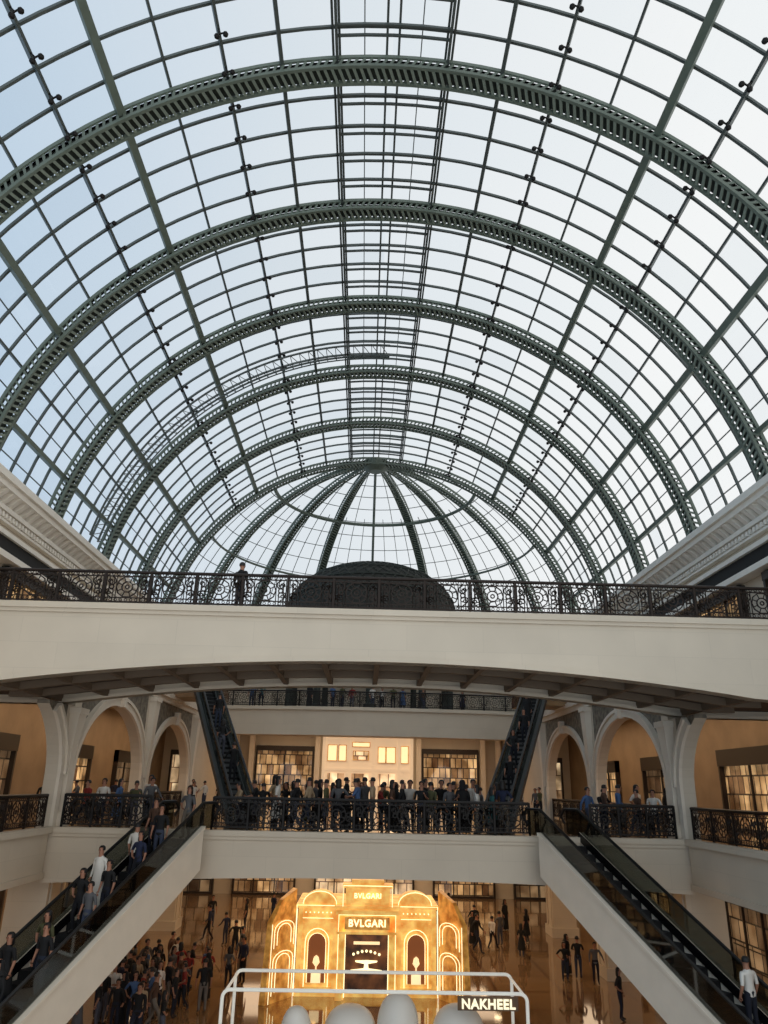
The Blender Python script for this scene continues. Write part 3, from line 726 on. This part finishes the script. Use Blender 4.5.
# ------------------------------------------------------------ people
def person_mesh(pose,female=False,robe=None,hairlong=False):
    J={'pel':(0,0,.95),'sp':(0,0,1.1),'ch':(0,.01,1.3),'nk':(0,0,1.47),'h1':(0,-.015,1.56),'h2':(0,-.012,1.65),'h3':(0,0,1.71)}
    Rr={'pel':(.13,.1),'sp':(.11,.09),'ch':(.145,.105),'nk':(.055,.055),'h1':(.062,.07),'h2':(.075,.09),'h3':(.06,.07)}
    if female: Rr['sp']=(.095,.08); Rr['ch']=(.125,.1)
    sw=.165 if female else .185
    for s,n in ((-1,'L'),(1,'R')):
        J['sh'+n]=(s*sw,0,1.4); J['el'+n]=(s*(sw+.05),.03,1.13); J['wr'+n]=(s*(sw+.06),-.05,.9); J['pa'+n]=(s*(sw+.055),-.075,.82)
        J['hp'+n]=(s*.085,0,.88); J['kn'+n]=(s*.095,-.015,.49); J['an'+n]=(s*.1,.02,.1); J['to'+n]=(s*.115,-.13,.04)
    if pose=='phone':
        J['elR']=(sw+.04,-.02,1.15); J['wrR']=(.12,-.25,1.25); J['paR']=(.09,-.31,1.31)
    if pose=='lean':
        for s,n in ((-1,'L'),(1,'R')):
            J['el'+n]=(s*(sw+.06),-.12,1.18); J['wr'+n]=(s*.14,-.33,1.13); J['pa'+n]=(s*.08,-.39,1.15)
        J['nk']=(0,-.06,1.46);J['h1']=(0,-.09,1.54);J['h2']=(0,-.1,1.63);J['h3']=(0,-.09,1.69); J['ch']=(0,-.02,1.3)
    if pose=='walk':
        J['knL']=(-.09,-.2,.52);J['anL']=(-.1,-.26,.11);J['toL']=(-.11,-.41,.05)
        J['knR']=(.09,.02,.49);J['anR']=(.1,.25,.13);J['toR']=(.11,.13,.045)
        J['elL']=(-sw-.05,.12,1.15);J['wrL']=(-sw-.06,.14,.92);J['paL']=(-sw-.05,.12,.85)
        J['elR']=(sw+.05,-.05,1.14);J['wrR']=(sw+.04,-.22,.97);J['paR']=(sw+.03,-.28,.91)
    if pose=='hip':
        J['elL']=(-sw-.17,.06,1.18);J['wrL']=(-.2,-.06,1.02);J['paL']=(-.14,-.1,1.0)
        J['knL']=(-.12,-.06,.5);J['pel']=(.02,0,.95)
    if pose=='rail':
        J['elR']=(sw+.12,-.05,1.17);J['wrR']=(sw+.16,-.24,1.02);J['paR']=(sw+.16,-.32,1.0)
        J['h1']=(.01,-.03,1.555);J['h2']=(.015,-.04,1.64);J['h3']=(.02,-.03,1.70)
    for n in 'LR':
        Rr['sh'+n]=(.062,.06);Rr['el'+n]=(.043,.043);Rr['wr'+n]=(.028,.025);Rr['pa'+n]=(.034,.022)
        Rr['hp'+n]=(.088,.09);Rr['kn'+n]=(.06,.06);Rr['an'+n]=(.04,.042);Rr['to'+n]=(.04,.03)
    E=[('pel','sp','s'),('sp','ch','s'),('ch','nk','s'),('nk','h1','k'),('h1','h2','k'),('h2','h3','k')]
    for n in 'LR': E+=[('ch','sh'+n,'s'),('sh'+n,'el'+n,'s'),('el'+n,'wr'+n,'s' if robe or pose in('walk','rail') else 'k'),('wr'+n,'pa'+n,'k'),('pel','hp'+n,'t'),('hp'+n,'kn'+n,'t'),('kn'+n,'an'+n,'t'),('an'+n,'to'+n,'o')]
    names=list(J); idx={k:i for i,k in enumerate(names)}
    me=bpy.data.meshes.new('p'); me.from_pydata([J[k] for k in names],[(idx[a],idx[b_]) for a,b_,_ in E],[])
    ob=bpy.data.objects.new('p',me); COL.objects.link(ob)
    ob.modifiers.new('Skin','SKIN')
    sv=me.skin_vertices[0].data
    for k in names: sv[idx[k]].radius=Rr[k]; sv[idx[k]].use_root=(k=='pel')
    sd=ob.modifiers.new('Sub','SUBSURF'); sd.levels=1; sd.render_levels=1
    dg=bpy.context.evaluated_depsgraph_get(); ev=bpy.data.meshes.new_from_object(ob.evaluated_get(dg)); bpy.data.objects.remove(ob)
    mb=MB(); mb.v=[tuple(v.co) for v in ev.vertices]
    ti={'k':0,'s':1,'t':2,'o':3}
    for p in ev.polygons:
        c=p.center; best=None
        for a,b_,t in E:
            A,B=Vector(J[a]),Vector(J[b_]); d=B-A; q=max(0,min(1,(c-A).dot(d)/d.length_squared))
            rr_=Rr[a][0]*(1-q)+Rr[b_][0]*q; ds=(c-A-d*q).length-rr_
            if best is None or ds<best[0]: best=(ds,t,q,a)
        t=best[1]
        if c.z>1.475 and abs(c.x)<.12: t='k'
        if c.z<.09: t='o'
        mb.f.append(tuple(p.vertices)); mb.m.append(ti[t])
    for s,n in ((-1,'L'),(1,'R')):
        wv,pv=Vector(J['wr'+n]),Vector(J['pa'+n]); d=(pv-wv).normalized(); side=d.cross(Vector((s,0,0)))
        if side.length<.2: side=Vector((0,0,1))
        side.normalize(); pn=d.cross(side).normalized()
        for i,l in enumerate((.07,.082,.076,.06)):
            o=side*(-.027+.018*i)+pv+d*.01
            mb.tube([o,o+d*l*.5,o+d*l*.8+pn*.012,o+d*l*.95+pn*.028],[.0095,.009,.008,.006],5,mi=0)
        o=pv-d*.04-side*.03; mb.tube([o,o-side*.025+d*.03,o-side*.03+d*.06],[.012,.010,.007],5,mi=0)
    hc=Vector(J['h2'])
    for s in (-1,1):
        mb.ball(hc+Vector((s*.03,-.083,-.01)),.012,6,mi=4); mb.ball(hc+Vector((s*.078,.005,-.02)),.02,6,mi=0,sc=(.4,.8,1.4))
    mb.tube([hc+Vector((0,-.085,.005)),hc+Vector((0,-.108,-.035)),hc+Vector((0,-.085,-.045))],[.008,.014,.01],5,mi=0)
    mb.ball(hc+Vector((0,-.078,-.075)),.02,6,mi=5,sc=(1,.5,.35))
    body=mb.mesh('person',[M_skin,M_cloth,M_trou,M_shoe,M_eye,M_lip],True)
    hb=MB(); c=hc+Vector((0,.014,.012))
    if robe=='abaya':
        hb.lathe([(.02,.112),(.07,.095),(.1,.03),(.1,-.05),(.11,-.13),(.17,-.2)],c+Vector((0,.012,0)),14,a0=-40,a1=220)
        hair=hb.mesh('headscarf',[M_cloth],True)
    elif robe=='thobe':
        pr=[(.01,.1),(.05,.092),(.083,.055),(.093,.01),(.088,-.035)]
        hb.lathe(pr,c,14,a0=-35,a1=215); hb.lathe([(.01,.1),(.05,.092),(.085,.05)],c,14)
        hair=hb.mesh('hair',[M_hair],True)
    else:
        pr=[(.01,.1),(.05,.092),(.083,.055),(.093,.01),(.088,-.035)]
        hb.lathe(pr,c,14,a0=-35,a1=215); hb.lathe([(.01,.1),(.05,.092),(.085,.05)],c,14)
        if hairlong: hb.lathe([(.092,-.02),(.1,-.1),(.1,-.18),(.07,-.24)],c,12,a0=-10,a1=190)
        hair=hb.mesh('hair',[M_hair],True)
    rb=None
    if robe or pose=='skirt':
        g=MB()
        pr=[(.24,.07),(.225,.35),(.205,.65),(.185,.9),(.165,1.12),(.185,1.3),(.13,1.42),(.065,1.48)] if robe else [(.27,.4),(.23,.6),(.185,.88),(.14,1.04)]
        g.lathe(pr,(0,0,0),20,sx=.95,sy=.72); rb=g.mesh('robe' if robe else 'skirt',[M_cloth],True)
    return body,hair,rb
PV=[person_mesh('stand'),person_mesh('phone'),person_mesh('lean'),person_mesh('walk'),person_mesh('hip',True,None,True),
    person_mesh('skirt',True,None,True),person_mesh('stand',True,'abaya'),person_mesh('stand',False,'thobe'),person_mesh('rail')]
TXT=['man standing in a %s shirt and trousers','man in a %s shirt holding up a phone','man in a %s shirt leaning forward on folded forearms','person in a %s top walking in mid-stride','woman with long hair in a %s top, hand on hip','woman with long hair in a %s top and skirt','woman wearing a long %s robe and headscarf','dark-haired man in an ankle-length %s robe','person in a %s shirt with one hand resting forward']
CLR={'black':(14,14,16),'white':(212,207,198),'grey':(84,84,86),'navy':(24,32,58),'beige':(166,144,116),'red':(128,38,32),'blue':(70,96,136),'olive':(76,76,48),'pink':(184,128,122),'brown':(78,54,40),'teal':(40,90,92)}
def person(v,x,y,z,rot,col,h=1.0,group=None):
    body,hair,rb=PV[v]
    o=bpy.data.objects.new('person',body); COL.objects.link(o); o.location=(x,y,z-.005); o.rotation_euler=(0,0,rad(rot)); g_=random.uniform(1.02,1.16); o.scale=(h*g_,h*g_,h)
    c=lin(CLR[col]); o.color=c; o['label']=TXT[v]%col; o['category']='person'
    if group:o['group']=group
    for m in (hair,rb):
        if m:
            k=bpy.data.objects.new(m.name.split('.')[0],m); COL.objects.link(k); k.parent=o; k.color=c
    return o
cols=['black','black','white','grey','navy','beige','brown','black','grey','blue','white','olive','black','red','grey','navy','pink','white','teal','beige']
vs=[0,1,2,3,4,5,6,8,0,4,2,8]
def rnd(x,y,z,group,rot=None,v=None,col=None,h=1.0):
    v=random.choice(vs) if v is None else v
    if v==6: col='black'
    if v==7: col='white'
    person(v,x,y,z,random.uniform(-60,60) if rot is None else rot,col or random.choice(cols),random.uniform(.9,1.08)*h,group)
MG='crowd on the middle walkway'
for x in (-4.1,-3.5,-2.85,-2.4,-1.7,-1.25,-.5,.1,.75,1.2,1.9,2.3,2.95,3.35,4.0,4.45,5.0):
    rnd(x+random.uniform(-.1,.1),29.6+random.uniform(0,.25),L1,MG,rot=random.choice([0,40,-50,180,150,90,-100]),h=1.05)
for x in (-5.1,-4.5,-3.7,-3.1,-2.6,-2.0,-1.5,-.9,-.3,.3,.9,1.5,2.1,2.6,3.1,3.7,4.2,4.8):
    rnd(x+random.uniform(-.1,.1),30.5+random.uniform(0,.3),L1,MG,rot=random.uniform(-180,180),h=1.05)
for x in (-3.4,-2.2,-1.1,-.5,.6,1.3,2.4,3.0,4.0):
    rnd(x+random.uniform(-.1,.1),31.4+random.uniform(0,.5),L1,MG,rot=random.uniform(-180,180),h=1.05)
for x in (-10.7,-10.1,-9.5,-8.9,-8.3,8.2,8.8,9.4,10.1,10.7):
    rnd(x,29.8+random.uniform(0,.3),L1,MG,rot=random.uniform(-90,90))
for x in (-10.4,-9.2,-8.6,9.1,10.5):
    rnd(x,30.9+random.uniform(0,.3),L1,MG,rot=random.uniform(-90,90))
for i in range(14):
    rnd((-1 if i%4==1 else 1)*random.uniform(9.4,10.8) if i%2 else -4+i*.6,(44+i*.9) if i%2 else 33+i*1.4,L1,'shoppers on the first floor',rot=random.uniform(-180,180))
for (x,y) in ((-13.5,33),(-13.2,36),(-14,44),(13.3,33.5),(14,37),(13.6,46),(-13.4,47.5)):
    rnd(x,y,L1,'shoppers in the arcade',rot=random.uniform(-180,180))
for x in (-8.6,-7.9,-4.4,-2.7,-2.0,-1.3,.2,.9,1.7,2.4,3.9,6.8): rnd(x,55.1+random.uniform(0,.4),L2,'people on the bowed balcony',rot=random.uniform(-60,60))
rnd(-4.6,24.0,L2,'people crossing the footbridge',rot=150,v=8,col='black')
# loose clusters on the ground floor
placed=[]
tries=0
while len(placed)<50 and tries<4000:
    tries+=1
    c=random.choice(((-9.3,31.4,.9),(-8.0,30.6,.9),(-8.8,33.4,1.1),(-7.4,33.2,.9),(-9.4,35.6,1.0),(-7.6,35.8,1.0),(-8.9,38,1.0)))
    x,y=random.gauss(c[0],c[2]*.6),random.gauss(c[1],c[2]*.7)
    if not(-10.9<x<-6.1 and 29.0<y<39.5) or (x<-10.2 and y<31.2): continue
    if any((x-a)**2+(y-b_)**2<.29 for a,b_ in placed): continue
    placed.append((x,y))
    rnd(x,y,L0,'crowd gathered on the ground floor',rot=random.uniform(-180,180),col=random.choice(['black','black','grey','navy','brown','black','black','beige','white','red','blue','black']))
for (x,y) in ((-5.9,36.8),(-5.4,37.6),(-5.6,38.5),(-5.9,40.5),(-6.6,43),(-8.7,47),(-7.6,46),(-7.1,50),(6.6,50),(7,46),(6.1,47.3),(9.3,48),(9.2,39),(9.95,39.5),(10.5,38.6),(9.7,40.5),(9.8,33),(8.8,52),(5.6,55),(-5.8,53),(8.2,44),(-9.3,51),(7.6,47),(6.0,45)):
    rnd(x,y,L0,'shoppers on the ground floor',rot=random.uniform(-180,180),col=random.choice(['black','grey','black','white','navy']))
def rider(E_,H,zt,s,u,v,var,col,rot=0,k=26):
    r_,w,Lr=E_[s]; i=int(u/.4); n=int(Lr/.4); z=-H*(i+1)/n
    p=w(i*.4+.22,v,0); person(var,p[0],p[1],zt+z,rot+s*k,col,random.uniform(.96,1.05),'escalator riders')
for (u,v,var,col,ro) in ((.3,.4,4,'grey',0),(.8,-.35,0,'brown',0),(1.3,.2,0,'black',20),(2.0,-.1,0,'white',180),(2.7,.4,4,'navy',0),(3.2,-.4,7,'white',0),(3.7,.3,0,'black',0),(4.2,-.3,4,'black',0),(4.6,.4,0,'grey',0),(5.8,.1,4,'olive',0),(6.3,.5,0,'black',0),(6.7,-.3,5,'black',0),(7.3,.3,6,'black',0),(7.8,-.3,0,'black',0)):
    rider(ES,L1-L0,L1,-1,u,v,var,col,ro)
rider(ES,L1-L0,L1,1,7.0,.3,0,'white',180)
for (s,u,v,var) in ((-1,4,.1,0),(-1,6.4,-.1,4),(-1,8.4,.1,8),(1,3.2,0,6),(1,5.0,.1,0),(1,7.0,-.1,4),(1,8.8,.1,0)):
    rider(EU,L2-L1,L2,s,u,v,var,'black',180 if s<0 else 0,-22)

# ------------------------------------------------------------ lights
def area(loc,sx,sy,e,col,rot=(0,0,0)):  # unseen fill lights added to brighten the spaces under the slabs
    l=bpy.data.lights.new('fill_lamp','AREA'); l.shape='RECTANGLE'; l.size=sx; l.size_y=sy; l.energy=e; l.color=col
    o=bpy.data.objects.new('fill_glow',l); COL.objects.link(o); o.location=loc; o.rotation_euler=rot; return o
WARM=(1,.72,.46)
for x in (-14.6,14.6):
    area((x,42,L2-.85),2,32,560,WARM); area((x,42,L1-1.0),2,34,320,WARM)
area((0,60.5,L2-.85),18,6,560,WARM)
area((0,44,L1-.85),16,16,760,WARM)
area((0,60,L1-.85),18,8,700,WARM)
w=bpy.data.worlds.new('World'); S.world=w; w.use_nodes=True; nt=w.node_tree; bg=nt.nodes['Background']
tc=nt.nodes.new('ShaderNodeTexCoord'); sx=nt.nodes.new('ShaderNodeSeparateXYZ'); nt.links.new(tc.outputs['Generated'],sx.inputs[0])
ns=nt.nodes.new('ShaderNodeTexNoise'); ns.inputs['Scale'].default_value=1.3; nt.links.new(tc.outputs['Generated'],ns.inputs['Vector'])
ad=nt.nodes.new('ShaderNodeMath'); ad.operation='MULTIPLY_ADD'; ad.inputs[1].default_value=.25; nt.links.new(ns.outputs[0],ad.inputs[0]); nt.links.new(sx.outputs[0],ad.inputs[2])
mr=nt.nodes.new('ShaderNodeMapRange'); mr.inputs[1].default_value=-.45; mr.inputs[2].default_value=.5; nt.links.new(ad.outputs[0],mr.inputs[0])
cr=nt.nodes.new('ShaderNodeValToRGB'); cr.color_ramp.elements[0].color=lin((184,207,228)); cr.color_ramp.elements[1].color=lin((248,249,248))
e=cr.color_ramp.elements.new(.5); e.color=lin((225,232,237))
nt.links.new(mr.outputs[0],cr.inputs[0]); nt.links.new(cr.outputs[0],bg.inputs[0])
m2=nt.nodes.new('ShaderNodeMapRange'); m2.inputs[1].default_value=.1; m2.inputs[2].default_value=-.8; m2.inputs[3].default_value=1.0; m2.inputs[4].default_value=1.25
nt.links.new(sx.outputs[1],m2.inputs[0]); nt.links.new(m2.outputs[0],bg.inputs[1])

# ------------------------------------------------------------ camera
cam=bpy.data.cameras.new('camera'); co=bpy.data.objects.new('camera',cam); COL.objects.link(co); S.camera=co
cam.sensor_fit='VERTICAL'; cam.sensor_height=36; cam.lens=26.0; cam.clip_end=500
co.matrix_world=Matrix.Translation((-.37,0,0))@Matrix.Rotation(rad(-1.16),4,'Z')@Matrix.Rotation(rad(90+20.39),4,'X')@Matrix.Rotation(rad(1.2),4,'Z')
